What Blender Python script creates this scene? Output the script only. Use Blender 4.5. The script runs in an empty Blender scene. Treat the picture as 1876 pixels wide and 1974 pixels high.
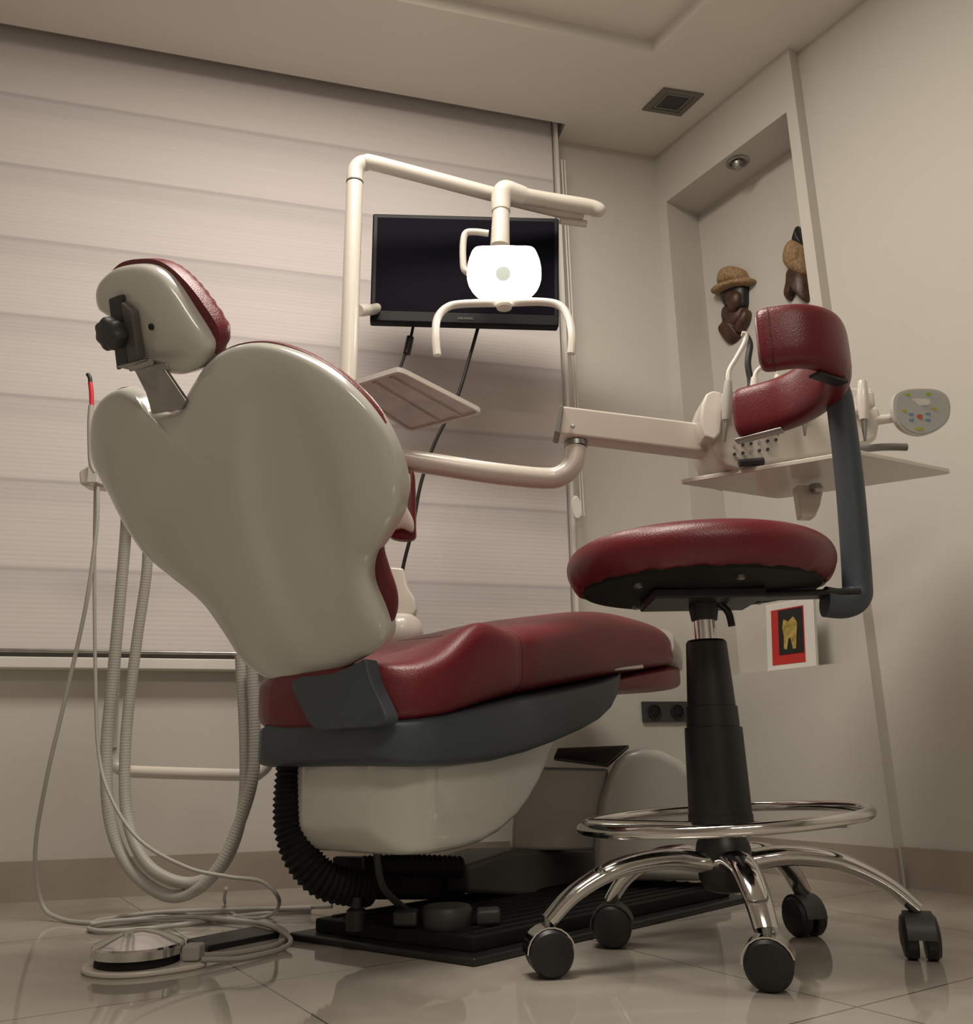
import bpy, bmesh, math, random
from mathutils import Vector as V, Matrix
sc=bpy.context.scene
COL=sc.collection
# ------------------------------------------------------------------ camera
Fpx=1700.0; CX,CY=938.0,987.0
P=math.radians(15.6); RO=math.radians(0.93); H=0.30
r0=V((1,0,0)); u0=V((0,-math.sin(P),math.cos(P))); FW=V((0,math.cos(P),math.sin(P)))
R=r0*math.cos(RO)-u0*math.sin(RO); U=r0*math.sin(RO)+u0*math.cos(RO)
CAM=V((0,0,H))
cd=bpy.data.cameras.new("camera"); cam=bpy.data.objects.new("camera",cd); COL.objects.link(cam)
cd.sensor_fit='HORIZONTAL'; cd.sensor_width=36; cd.lens=Fpx/1876*36; cd.clip_start=0.02
m=Matrix((R,U,-FW)).transposed().to_4x4(); m.translation=CAM; cam.matrix_world=m
sc.camera=cam
# survey helpers: where a sight line meets a real surface of the room
def ray(x,y): return R*((x-CX)/Fpx)-U*((y-CY)/Fpx)+FW
def aty(x,y,Y): d=ray(x,y); return CAM+d*(Y/d.y)
def atz(x,y,z): d=ray(x,y); return CAM+d*((z-H)/d.z)
def atp(x,y,p0,n): d=ray(x,y); return CAM+d*((p0-CAM).dot(n)/d.dot(n))
# ------------------------------------------------------------------ materials
def mat(name,col,rough=0.5,metal=0.0,var=0.04,scale=8,bump=0.0,bscale=200,coat=0.0,emit=None,es=0.0,spec=0.5):
    m=bpy.data.materials.new(name); m.use_nodes=True; nt=m.node_tree; N=nt.nodes; L=nt.links
    b=N["Principled BSDF"]; b.inputs["Roughness"].default_value=rough; b.inputs["Metallic"].default_value=metal
    b.inputs["Coat Weight"].default_value=coat; b.inputs["Coat Roughness"].default_value=0.08
    b.inputs["Specular IOR Level"].default_value=spec
    tc=N.new("ShaderNodeTexCoord"); nz=N.new("ShaderNodeTexNoise"); nz.inputs["Scale"].default_value=scale; nz.inputs["Detail"].default_value=4
    L.new(tc.outputs["Object"],nz.inputs["Vector"])
    rp=N.new("ShaderNodeValToRGB"); L.new(nz.outputs["Fac"],rp.inputs["Fac"])
    rp.color_ramp.elements[0].position=0.3; rp.color_ramp.elements[1].position=0.7
    rp.color_ramp.elements[0].color=(*[max(0,c*(1-var)) for c in col],1); rp.color_ramp.elements[1].color=(*[min(1,c*(1+var)) for c in col],1)
    L.new(rp.outputs["Color"],b.inputs["Base Color"])
    if bump>0:
        n2=N.new("ShaderNodeTexNoise"); n2.inputs["Scale"].default_value=bscale; L.new(tc.outputs["Object"],n2.inputs["Vector"])
        bp=N.new("ShaderNodeBump"); bp.inputs["Strength"].default_value=bump; bp.inputs["Distance"].default_value=0.002
        L.new(n2.outputs["Fac"],bp.inputs["Height"]); L.new(bp.outputs["Normal"],b.inputs["Normal"])
    if emit:
        b.inputs["Emission Color"].default_value=(*emit,1); b.inputs["Emission Strength"].default_value=es
    return m
M={}
M['wall']=mat('painted_plaster',(0.57,0.545,0.50),0.75,bump=0.15,bscale=90,var=0.02,scale=2)
M['ceil']=mat('ceiling_plaster',(0.74,0.70,0.645),0.8,var=0.02,scale=2)
M['white']=mat('glossy_white_enamel',(0.57,0.57,0.525),0.18,coat=0.6,var=0.01,scale=3)
M['cream']=mat('cream_painted_metal',(0.66,0.62,0.56),0.3,coat=0.3,var=0.02)
M['hose']=mat('grey_silicone_hose',(0.40,0.385,0.35),0.5)
M['red']=mat('burgundy_leatherette',(0.135,0.009,0.016),0.36,bump=0.3,bscale=420,var=0.12,scale=6)
M['grey']=mat('slate_grey_plastic',(0.050,0.064,0.077),0.5,bump=0.2,bscale=500,var=0.06)
M['black']=mat('black_plastic',(0.010,0.010,0.011),0.42,var=0.1)
M['rubber']=mat('black_rubber',(0.009,0.0085,0.008),0.65,var=0.15,bump=0.2,spec=0.25)
M['chrome']=mat('chrome',(0.66,0.65,0.64),0.09,1.0,var=0.05,scale=20)
M['steel']=mat('brushed_steel',(0.36,0.35,0.33),0.35,1.0,var=0.15,scale=30)
M['dgrey']=mat('dark_grey_plastic',(0.040,0.040,0.041),0.5)
M['mgrey']=mat('mid_grey_cast_metal',(0.10,0.095,0.087),0.5)
M['screen']=mat('black_matt_screen',(0.004,0.004,0.008),0.7,var=0.1,spec=0.06)
M['casing']=mat('black_monitor_casing',(0.006,0.006,0.008),0.5,spec=0.2)
M['lamp']=mat('glowing_lamp_lens',(1,1,1),0.3,emit=(1.0,0.94,0.84),es=32)
M['lampc']=mat('lamp_centre',(0.05,0.05,0.04),0.5,emit=(0.86,0.88,0.74),es=0.72)
M['wood']=mat('dark_carved_wood',(0.060,0.026,0.014),0.45,var=0.5,scale=40,bump=0.8,bscale=60)
M['straw']=mat('woven_straw',(0.32,0.21,0.11),0.8,var=0.35,scale=120,bump=0.8,bscale=200)
M['gold']=mat('gold_foil',(0.55,0.42,0.12),0.4,0.6,var=0.4,scale=60)
M['redpaper']=mat('red_mat_board',(0.48,0.025,0.02),0.6)
M['frame']=mat('white_picture_frame',(0.72,0.70,0.66),0.5)
M['cab']=mat('satin_white_cabinet',(0.50,0.49,0.455),0.3,coat=0.3,var=0.01)
M['marble']=mat('marble_skirting',(0.36,0.31,0.26),0.22,var=0.10,scale=5)
M['ventm']=mat('vent_grey',(0.16,0.155,0.14),0.5)
M['pink']=mat('pink_red_plastic',(0.6,0.02,0.04),0.4)
M['bglow']=mat('pale_button_panel',(0.42,0.44,0.42),0.4)
M['phous']=mat('panel_housing_grey',(0.52,0.50,0.46),0.35)
M['yel']=mat('yellow_button',(0.48,0.45,0.08),0.5)
M['grn']=mat('green_button',(0.30,0.48,0.06),0.5)
M['blu']=mat('blue_button',(0.20,0.30,0.46),0.5)
M['orb']=mat('orange_button',(0.52,0.14,0.09),0.5)
M['dcup']=mat('clear_tray_plastic',(0.55,0.52,0.49),0.22,var=0.18,scale=12)
M['seam']=mat('dark_red_thread',(0.08,0.006,0.010),0.6)
# ------------------------------------------------------------------ mesh builder
def cat(pts,n=8,closed=False):
    pts=[V(p) for p in pts]; out=[]; N=len(pts)
    rng=N if closed else N-1
    for i in range(rng):
        if closed: a,b,c,d=pts[(i-1)%N],pts[i],pts[(i+1)%N],pts[(i+2)%N]
        else: a=pts[max(i-1,0)];b=pts[i];c=pts[i+1];d=pts[min(i+2,N-1)]
        for k in range(n):
            t=k/n
            out.append(0.5*((2*b)+(c-a)*t+(2*a-5*b+4*c-d)*t*t+(3*b-a-3*c+d)*t**3))
    if not closed: out.append(pts[-1])
    return out
class B:
    def __init__(s): s.v=[]; s.f=[]; s.smooth=True
    def add(s,vs,fs):
        o=len(s.v); s.v+= [V(x) for x in vs]; s.f+=[tuple(i+o for i in f) for f in fs]; return s
    def box(s,c,ax,ay,az):
        c=V(c);ax=V(ax);ay=V(ay);az=V(az)
        vs=[c+ax*i+ay*j+az*k for k in(-1,1) for j in(-1,1) for i in(-1,1)]
        return s.add(vs,[(0,2,3,1),(4,5,7,6),(0,1,5,4),(2,6,7,3),(0,4,6,2),(1,3,7,5)])
    def prism(s,pts,off):
        n=len(pts); pts=[V(p) for p in pts]; off=V(off)
        return s.add(pts+[p+off for p in pts],[tuple(range(n))[::-1],tuple(range(n,2*n))]+[(i,(i+1)%n,n+(i+1)%n,n+i) for i in range(n)])
    def loft(s,rings,cap=True,closed=False):
        n=len(rings[0]); vs=[p for r in rings for p in r]; fs=[]
        K=len(rings)
        for k in range(K if closed else K-1):
            for i in range(n):
                j=(i+1)%n; k2=(k+1)%K
                fs.append((k*n+i,k*n+j,k2*n+j,k2*n+i))
        if cap and not closed:
            fs.append(tuple(range(n))[::-1]); fs.append(tuple((K-1)*n+i for i in range(n)))
        return s.add(vs,fs)
    def tube(s,pts,r,seg=14,n=8,closed=False,rf=None,sm=True,flat=1.0):
        P_=cat(pts,n,closed) if sm else [V(p) for p in pts]
        K=len(P_); rings=[]
        prev=None
        for i in range(K):
            if closed: t=(P_[(i+1)%K]-P_[i-1]).normalized()
            else: t=(P_[min(i+1,K-1)]-P_[max(i-1,0)]).normalized()
            if prev is None:
                a=V((0,0,1)) if abs(t.z)<0.9 else V((1,0,0)); x=(a-t*a.dot(t)).normalized()
            else:
                x=(prev-t*prev.dot(t)).normalized()
            prev=x; y=t.cross(x)
            rr=rf(i/(K-1)) if rf else r
            rings.append([P_[i]+(x*math.cos(2*math.pi*j/seg)*flat+y*math.sin(2*math.pi*j/seg))*rr for j in range(seg)])
        return s.loft(rings,True,closed)
    def corr(s,pts,r,pitch,amp,seg=14):
        P_=cat(pts,24)
        L=[0]
        for i in range(1,len(P_)): L.append(L[-1]+(P_[i]-P_[i-1]).length)
        tot=L[-1]; n=int(tot/(pitch/4)); q=[]; j=0
        for i in range(n+1):
            d=tot*i/n
            while j<len(L)-2 and L[j+1]<d: j+=1
            t=(d-L[j])/max(1e-9,L[j+1]-L[j]); q.append(P_[j].lerp(P_[j+1],t))
        K=len(q)
        return s.tube(q,r,seg,1,False,lambda t:r+amp*math.sin(t*(K-1)*math.pi/2),False)
    def lathe(s,c,axis,prof,seg=32):
        c=V(c); ax=V(axis).normalized(); a=V((1,0,0)) if abs(ax.x)<0.8 else V((0,1,0))
        x=(a-ax*a.dot(ax)).normalized(); y=ax.cross(x)
        rings=[[c+ax*h+(x*math.cos(2*math.pi*j/seg)+y*math.sin(2*math.pi*j/seg))*max(r,1e-4) for j in range(seg)] for r,h in prof]
        return s.loft(rings,True)
    def dome(s,outline,n,depth,back=0.0,p=2.6,cen=None,fn=None):
        o=[V(x) for x in outline]; c=cen if cen is not None else sum(o,V())/len(o); n=V(n).normalized()
        rings=[]
        if back>0: rings.append([q-n*back for q in o])
        for sc_ in (1,0.998,0.992,0.982,0.965,0.94,0.90,0.84,0.77,0.70,0.62,0.54,0.46,0.38,0.30,0.22,0.14,0.06,0.01):
            h=depth*(1-sc_**p)**(1/p)
            rr=[c+(q-c)*sc_+n*h for q in o]
            if fn: rr=[fn(q,sc_) for q in rr]
            rings.append(rr)
        return s.loft(rings,True)
W={}
def link(ob,parent,world):
    COL.objects.link(ob)
    if parent is not None:
        ob.parent=parent; ob.location=world-W[parent.name]
    else: ob.location=world
    W[ob.name]=world
def build(b,name,material,parent=None,bevel=0.0,seg=3,flat=False,angle=40,label=None,cat_=None,kind=None,origin=None):
    me=bpy.data.meshes.new(name)
    c=origin if origin is not None else sum(b.v,V())/len(b.v)
    if parent is None and origin is None:
        zs=min(q.z for q in b.v); c=V((c.x,c.y,zs))
    me.from_pydata([q-c for q in b.v],[],b.f); 
    bm=bmesh.new(); bm.from_mesh(me)
    bmesh.ops.recalc_face_normals(bm,faces=bm.faces)
    if bevel>0:
        es=[e for e in bm.edges if len(e.link_faces)==2 and e.calc_face_angle(0)>math.radians(35)]
        bmesh.ops.bevel(bm,geom=es,offset=bevel,segments=seg,profile=0.5,affect='EDGES',clamp_overlap=True)
        bmesh.ops.recalc_face_normals(bm,faces=bm.faces)
    bm.to_mesh(me); bm.free()
    me.polygons.foreach_set('use_smooth',[not flat]*len(me.polygons))
    if not flat: me.set_sharp_from_angle(angle=math.radians(angle))
    me.materials.append(M[material] if isinstance(material,str) else material)
    ob=bpy.data.objects.new(name,me); link(ob,parent,c)
    if bevel>0:
        wn=ob.modifiers.new("weighted","WEIGHTED_NORMAL"); wn.keep_sharp=True
    if label: ob["label"]=label
    if cat_: ob["category"]=cat_
    if kind: ob["kind"]=kind
    return ob
def empty(name,loc,label,category,parent=None):
    ob=bpy.data.objects.new(name,None); ob.empty_display_size=0.1; link(ob,parent,V(loc))
    if label: ob["label"]=label
    if parent is None: ob["category"]=category
    return ob
# ------------------------------------------------------------------ room
ZC=2.325
C=V((0.61,2.65,0)); e1=V((0.964,0.266,0)).normalized(); e2=V((-e1.y,e1.x,0))
d2=V((0.537,-0.8435,0)).normalized(); n2=V((-d2.y,d2.x,0))
if n2.x<0: n2=-n2
def WW(p,q,z=0): return C+e1*p+e2*q+V((0,0,z))
def RW(s_,q,z=0): return C+d2*s_+n2*q+V((0,0,z))
LB=WW(-3.3,0); LF=V((LB.x,-2.3,0)); E=RW(0.58,0); E2=RW(0.58,0.04)
k=(E2.y+2.3)/(-d2.y); RF=E2+d2*k
Z=lambda z:V((0,0,z))
def st(b,name,mt,bevel=0): return build(b,name,mt,bevel=bevel,kind='structure',flat=(bevel==0))
def floor_mat():
    m=bpy.data.materials.new('polished_tile_floor'); m.use_nodes=True; nt=m.node_tree; N=nt.nodes; L=nt.links
    b=N["Principled BSDF"]
    geo=N.new("ShaderNodeNewGeometry")
    mp=N.new("ShaderNodeMapping"); mp.vector_type='POINT'
    ang=math.atan2(0.537,0.8435)
    mp.inputs["Rotation"].default_value=(0,0,-ang); 
    T=0.56
    mp.inputs["Location"].default_value=(-0.46+T*4,-0.777+T*8,0)
    L.new(geo.outputs["Position"],mp.inputs["Vector"])
    br=N.new("ShaderNodeTexBrick"); br.offset=0; br.squash=1; br.inputs["Scale"].default_value=1.0
    br.inputs["Brick Width"].default_value=T; br.inputs["Row Height"].default_value=T
    br.inputs["Mortar Size"].default_value=0.0018; br.inputs["Mortar Smooth"].default_value=0.2
    br.inputs["Color1"].default_value=(0.45,0.415,0.365,1); br.inputs["Color2"].default_value=(0.425,0.395,0.35,1); br.inputs["Mortar"].default_value=(0.15,0.135,0.115,1)
    L.new(mp.outputs["Vector"],br.inputs["Vector"])
    nz=N.new("ShaderNodeTexNoise"); nz.inputs["Scale"].default_value=2.2; nz.inputs["Detail"].default_value=8; nz.inputs["Distortion"].default_value=2.2
    L.new(geo.outputs["Position"],nz.inputs["Vector"])
    rp=N.new("ShaderNodeValToRGB"); L.new(nz.outputs["Fac"],rp.inputs["Fac"])
    rp.color_ramp.elements[0].position=0.42; rp.color_ramp.elements[0].color=(0.74,0.72,0.70,1)
    rp.color_ramp.elements[1].position=0.56; rp.color_ramp.elements[1].color=(1,1,1,1)
    mx=N.new("ShaderNodeMixRGB"); mx.blend_type='MULTIPLY'; mx.inputs[0].default_value=0.6
    L.new(br.outputs["Color"],mx.inputs[1]); L.new(rp.outputs["Color"],mx.inputs[2]); L.new(mx.outputs[0],b.inputs["Base Color"])
    b.inputs["Roughness"].default_value=0.045; b.inputs["Specular IOR Level"].default_value=0.9
    return m
M['floor']=floor_mat()
b=B(); b.add([WW(0.0,0),E,E2,RF,LF,LB],[tuple(range(6))]); st(b,'floor','floor')
b=B(); b.prism([WW(-3.3,0),WW(0.0,0),WW(0.0,0,2.5),WW(-3.3,0,2.5)],e2*0.1); st(b,'wall_back','wall')
ns0,ns1,nz0,nz1,nd=0.039,0.545,0.516,2.12,0.15
b=B()
def quad(bb,*pts): bb.add(pts,[tuple(range(len(pts)))])
quad(b,RW(0,0),RW(ns0,0),RW(ns0,0,ZC+.1),RW(0,0,ZC+.1))
quad(b,RW(ns1,0),RW(.58,0),RW(.58,0,ZC+.1),RW(ns1,0,ZC+.1))
quad(b,RW(ns0,0),RW(ns1,0),RW(ns1,0,nz0),RW(ns0,0,nz0))
quad(b,RW(ns0,0,nz1),RW(ns1,0,nz1),RW(ns1,0,ZC+.1),RW(ns0,0,ZC+.1))
for (a,c_) in (((ns0,nz0),(ns1,nz0)),((ns1,nz0),(ns1,nz1)),((ns1,nz1),(ns0,nz1)),((ns0,nz1),(ns0,nz0))):
    quad(b,RW(a[0],0,a[1]),RW(c_[0],0,c_[1]),RW(c_[0],nd,c_[1]),RW(a[0],nd,a[1]))
quad(b,RW(ns0,nd,nz0),RW(ns1,nd,nz0),RW(ns1,nd,nz1),RW(ns0,nd,nz1))
quad(b,E,E2,E2+Z(ZC+.1),E+Z(ZC+.1))
st(b,'wall_niche','wall')
b=B(); b.prism([E2,RF,RF+Z(2.45),E2+Z(2.45)],n2*0.1); st(b,'wall_right','wall')
b=B(); b.prism([LB,LF,LF+Z(2.45),LB+Z(2.45)],V((-.1,0,0))); st(b,'wall_left','wall')
b=B(); b.prism([LF,RF,RF+Z(2.45),LF+Z(2.45)],V((0,-.1,0))); st(b,'wall_front','wall')
T0=atz(1260,103,ZC); T0.z=0
hb=[T0,T0-e1*2.3,T0-e1*2.3+d2*2.0,T0+d2*2.0]
zz=Z(ZC); b=B()
SL=-0.36; TH=.05
quad(b,*[q+zz for q in (WW(0,0),WW(SL,0),WW(SL,-.08),WW(-3.3,-.08),hb[1],hb[0])])
quad(b,*[q+zz for q in (WW(-3.3,-.08),LF,hb[2],hb[1])])
quad(b,*[q+zz for q in (LF,RF,hb[3],hb[2])])
quad(b,*[q+zz for q in (RF,E2,E,WW(0,0),hb[0],hb[3])])
for i in range(4):
    quad(b,hb[i]+zz,hb[(i+1)%4]+zz,hb[(i+1)%4]+zz+Z(TH),hb[i]+zz+Z(TH))
quad(b,*[q+zz+Z(TH) for q in hb])
quad(b,WW(SL,0,ZC),WW(SL,-.08,ZC),WW(SL,-.08,ZC+.12),WW(SL,0,ZC+.12))
quad(b,WW(SL,-.08,ZC),WW(-3.3,-.08,ZC),WW(-3.3,-.08,ZC+.12),WW(SL,-.08,ZC+.12))
quad(b,WW(SL,-.08,ZC+.12),WW(-3.3,-.08,ZC+.12),WW(-3.3,0,ZC+.12),WW(SL,0,ZC+.12))
st(b,'ceiling','ceil')
def bb_(name,a,c_,n):
    b=B(); b.prism([a,c_,c_+Z(.088),a+Z(.088)],n*0.012); st(b,name,'marble')
bb_('baseboard_back',WW(-3.3,0),WW(0.0,0),-e2)
bb_('baseboard_niche',RW(0,0),RW(.592,0),-n2)
bb_('baseboard_right',E2,RF,-n2)
b=B(); b.prism([WW(-3.3,0,.525),WW(-.34,0,.525),WW(-.34,0,.552),WW(-3.3,0,.552)],-e2*0.05); build(b,'trim_1','frame',bevel=.003,kind='structure')
def blind_mat():
    m=bpy.data.materials.new('zebra_blind_fabric'); m.use_nodes=True; nt=m.node_tree; N=nt.nodes; L=nt.links
    b=N["Principled BSDF"]; b.inputs["Roughness"].default_value=0.85
    geo=N.new("ShaderNodeNewGeometry"); sep=N.new("ShaderNodeSeparateXYZ"); L.new(geo.outputs["Position"],sep.inputs[0])
    def mth(op,a,c_=None):
        n=N.new("ShaderNodeMath"); n.operation=op
        for i,q in enumerate((a,c_)):
            if q is None: continue
            if isinstance(q,(int,float)): n.inputs[i].default_value=q
            else: L.new(q,n.inputs[i])
        return n.outputs[0]
    z=sep.outputs["Z"]
    nz=N.new("ShaderNodeTexNoise"); nz.inputs["Scale"].default_value=1.0; 
    mp=N.new("ShaderNodeMapping"); mp.inputs["Scale"].default_value=(2,2,170); L.new(geo.outputs["Position"],mp.inputs["Vector"]); L.new(mp.outputs[0],nz.inputs["Vector"])
    fr=mth('FRACT',mth('DIVIDE',mth('ADD',z,-0.555),0.227))
    rp=N.new("ShaderNodeValToRGB"); L.new(fr,rp.inputs["Fac"]); cr=rp.color_ramp
    lt=(0.72,0.675,0.665,1); md=(0.705,0.66,0.65,1); edge_shade=(0.545,0.505,0.515,1); band_shade=(0.64,0.60,0.60,1)  # shadow along the band edges is painted in, over the fabric's own bands
    cr.elements[0].position=0; cr.elements[0].color=lt; cr.elements[1].position=1; cr.elements[1].color=lt
    for p_,c_ in ((0.42,lt),(0.45,md),(0.60,md),(0.76,band_shade),(0.90,band_shade),(0.935,edge_shade),(0.955,edge_shade),(0.985,lt)):
        e=cr.elements.new(p_); e.color=c_
    wv=mth('SINE',mth('MULTIPLY',z,2*math.pi/0.012))
    bp=N.new("ShaderNodeBump"); bp.inputs["Strength"].default_value=0.22; bp.inputs["Distance"].default_value=0.001
    L.new(mth('ADD',mth('MULTIPLY',wv,.35),nz.outputs["Fac"]),bp.inputs["Height"]); L.new(bp.outputs[0],b.inputs["Normal"])
    mx=N.new("ShaderNodeMixRGB"); mx.blend_type='MULTIPLY'; mx.inputs[0].default_value=0.10
    L.new(rp.outputs[0],mx.inputs[1]); L.new(nz.outputs["Fac"],mx.inputs[2]); L.new(mx.outputs[0],b.inputs["Base Color"])
    return m
M['blind']=blind_mat()
bl=empty('window_blind',WW(-1.7,-.04,.56),'cream zebra roller blind with horizontal bands covering the window','blind')
b=B(); b.prism([WW(-3.29,-.032,.57),WW(-.395,-.032,.57),WW(-.395,-.032,ZC+.11),WW(-3.29,-.032,ZC+.11)],-e2*0.0015)
build(b,'fabric','blind',bl,flat=True)
b=B(); b.tube([WW(-3.29,-.034,.568),WW(-.392,-.034,.568)],.005,sm=False); build(b,'bottom_bar','steel',bl)
b=B(); b.box(WW(-.385,-.045,1.5),e1*.005,e2*.010,Z(.92)); build(b,'side_rail','frame',bl,label='slim white side channel')
b=B(); b.tube([WW(-.362,-.06,2.2),WW(-.358,-.06,1.5),WW(-.352,-.06,.98)],.0022); build(b,'pull_chain','frame',bl)
b=B(); b.tube([WW(-.372,-.06,2.2),WW(-.366,-.06,1.5),WW(-.360,-.06,.98)],.0022); build(b,'pull_chain','frame',bl)
cw=aty(1111,980,2.43)
b=B(); b.lathe(cw,e2,[(0,-.008),(.013,-.008),(.016,0),(.013,.008),(0,.008)],20); 
for q in b.v: q.z=cw.z+(q.z-cw.z)*2.4
build(b,'chain_weight','frame',bl,label='white oval chain tensioner')
cs=[atz(x,y,ZC) for x,y in ((1238,210),(1280,168),(1357,180),(1312,222))]
cc=sum(cs,V())/4
vt=empty('ceiling_vent',cc,'square grey air vent with dark louvres in the ceiling','vent')
b=B()
def fr4(bb,cs,inner,z0,z1,c):
    o=cs; i_=[c+(q-c)*inner for q in cs]
    for k in range(4):
        a,b_,c_,d_=o[k],o[(k+1)%4],i_[(k+1)%4],i_[k]
        bb.prism([a+Z(z0),b_+Z(z0),c_+Z(z0),d_+Z(z0)],Z(z1-z0))
fr4(b,cs,.72,-.006,0,cc); build(b,'frame','ventm',vt,flat=True)
b=B(); fr4(b,[cc+(q-cc)*.68 for q in cs],.8,-.005,0,cc); build(b,'louvre','ventm',vt,flat=True)
b=B(); b.prism([cc+(q-cc)*.52+Z(-.003) for q in cs],Z(.003)); build(b,'grille','dgrey',vt,flat=True)
o=[atp(x,y,WW(0,-.001),e2) for x,y in ((1237,1352),(1325,1350),(1325,1393),(1237,1394))]
oc=sum(o,V())/4
ot=empty('power_outlet',oc,'black double power socket on the painted wall','socket')
b=B(); hw=(o[1]-o[0]).length/2; b.box(oc-e2*.004,e1*hw,e2*.004,Z(.029)); build(b,'plate','dgrey',ot,bevel=.002)
for sgn in(-1,1):
    b=B(); c0=oc+e1*hw*.5*sgn-e2*.009; b.lathe(c0,-e2,[(.021,0),(.021,.003),(.018,.003),(.017,-.0)],24); build(b,'socket','black',ot)
sp=atz(1422,312,nz1)
sl=empty('recessed_spotlight',sp,'small round chrome spotlight recessed in the niche top','spotlight')
b=B(); b.lathe(sp,(0,0,-1),[(.034,0),(.036,.003),(.028,.007),(.024,.004),(.023,0)],32); build(b,'ring','steel',sl)
b=B(); b.lathe(sp,(0,0,-1),[(.020,0.001),(.019,.012),(.011,.026),(0,.028)],24); build(b,'bulb','steel',sl)
def nb(x,y,off=0.0): return atp(x,y,RW(0,nd-off),n2)
def pdome(mt,nm,par,pts,off,depth,back,p=2,n=4):
    b=B(); b.dome(cat([nb(x,y,off) for x,y in pts],n,True),-n2,depth,back=back,p=p); return build(b,nm,mt,par,angle=75)
mk=empty('carved_figure',nb(1412,600),'dark carved wooden wall figure wearing a woven straw hat','wall figure')
pdome('wood','body',mk,[(1400,590),(1436,588),(1441,604),(1434,622),(1426,634),(1428,650),(1410,663),(1398,655),(1387,636),(1396,622),(1394,605)],.004,.03,.004)
pdome('black','hair',mk,[(1392,558),(1436,545),(1441,570),(1438,594),(1420,584),(1408,592),(1396,586)],.008,.03,.008)
pdome('wood','face',mk,[(1400,565),(1424,562),(1428,580),(1418,600),(1406,596)],.03,.018,.02)
pdome('wood','arm',mk,[(1432,596),(1442,600),(1438,622),(1424,640),(1418,634),(1428,618)],.02,.016,.016)
pdome('straw','hat_brim',mk,[(1374,562),(1400,546),(1446,536),(1448,546),(1410,560),(1385,569)],.018,.04,.014)
pdome('straw','hat_crown',mk,[(1388,550),(1392,525),(1410,514),(1432,520),(1438,541),(1412,551)],.02,.04,.014)
mk2=empty('carved_figure',nb(1535,520),'dark carved wooden wall figure with a woven tan tunic','wall figure')
pdome('black','headdress',mk2,[(1530,470),(1533,450),(1540,436),(1546,452),(1550,474)],.006,.02,.006)
pdome('wood','torso',mk2,[(1522,520),(1550,518),(1560,545),(1560,578),(1552,582),(1544,566),(1534,564),(1524,580),(1514,570),(1518,545)],.004,.03,.004)
pdome('straw','tunic',mk2,[(1530,463),(1550,475),(1558,505),(1553,530),(1532,526),(1514,508),(1517,478)],.010,.036,.008)
pdome('straw','sash',mk2,[(1524,482),(1538,478),(1540,498),(1530,508),(1521,498)],.034,.016,.02)
fp=[atp(x,y,RW(0,.07),n2) for x,y in ((1498,1162),(1583,1150),(1581,1287),(1487,1300))]
zb=nz0
sA=(fp[3]-C).dot(d2); sB=(fp[2]-C).dot(d2); zt=fp[0].z
fr=empty('framed_picture',RW((sA+sB)/2,.07,zb),'white framed tooth picture with red mat standing in the niche','picture')
def FP(a,bz,q): 
    return RW(sA+(sB-sA)*a, .055+.02*bz+q, zb+(zt-zb)*bz)
b=B(); b.prism([FP(0,0,0),FP(1,0,0),FP(1,1,0),FP(0,1,0)],n2*.012); build(b,'frame','frame',fr,bevel=.002)
b=B(); b.prism([FP(.12,.1,-.001),FP(.80,.1,-.001),FP(.80,.9,-.001),FP(.12,.9,-.001)],n2*.002); build(b,'mat_board','redpaper',fr,flat=True)
b=B(); b.prism([FP(.28,.24,-.003),FP(.78,.24,-.003),FP(.78,.88,-.003),FP(.28,.88,-.003)],n2*.002); build(b,'backing','black',fr,flat=True)
b=B(); b.prism([FP(x,y,-.005) for x,y in ((.37,.62),(.40,.74),(.5,.70),(.60,.76),(.68,.66),(.66,.5),(.64,.30),(.58,.30),(.53,.46),(.49,.46),(.45,.30),(.39,.32),(.40,.5))],n2*.002); build(b,'tooth','gold',fr,flat=True)
# ------------------------------------------------------------------ dental chair
phi=math.radians(35); u=V((math.sin(phi),math.cos(phi),0)); v=V((-math.cos(phi),math.sin(phi),0))
H0=V((-0.27,1.5,0))
def CL(s_,l,z): return H0+u*s_+v*l+V((0,0,z))
th=math.radians(30); w=V((-u.x*math.sin(th),-u.y*math.sin(th),math.cos(th))); nb_=v.cross(w).normalized()
Hh=CL(0,0,.40)
def BP(x,y,off=0.0): return atp(x,y,Hh+nb_*off,nb_)
ch=empty('dental_chair',CL(.15,0,0),'burgundy and white reclining dental chair on black floor plate','dental chair')
bk=empty('backrest',Hh,'white moulded backrest shell with burgundy cushion','',ch)
shell=[(184,880),(181,830),(189,790),(209,762),(240,748),(272,761),(300,787),(326,796),(354,783),(380,740),(407,700),(445,671),(498,661),(560,673),(625,704),(690,757),(738,818),(766,880),(777,930),(772,985),(746,1035),(723,1072),(720,1118),(742,1175),(752,1215),(738,1245),(690,1275),(620,1302),(560,1314),(520,1303),(478,1272),(445,1222),(400,1160),(340,1110),(290,1068),(250,1012),(217,948),(196,910)]
cen=BP(490,960)
o=cat([BP(x,y) for x,y in shell],5,True)
b=B()
hc=BP(595,1000)
def fn(q,sc_):
    d=(q-hc); lt=d.dot(v); ln=d.dot(w)
    ca,sa=math.cos(.22),math.sin(.22); a1=lt*ca+ln*sa; a2=-lt*sa+ln*ca
    rr=math.sqrt((a1/0.085)**2+(a2/0.235)**2)
    g=1/(1+math.exp((rr-1)*9))
    d=(q-BP(330,850)); l2=d.dot(v+w*.9)/1.345; 
    g2=math.exp(-(l2/.03)**2)*max(0,1-abs(d.dot(v*.9-w)/1.345+.05)/.16)
    return q+nb_*(0.014*g+.006*g2)*(1-sc_**8)
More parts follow.
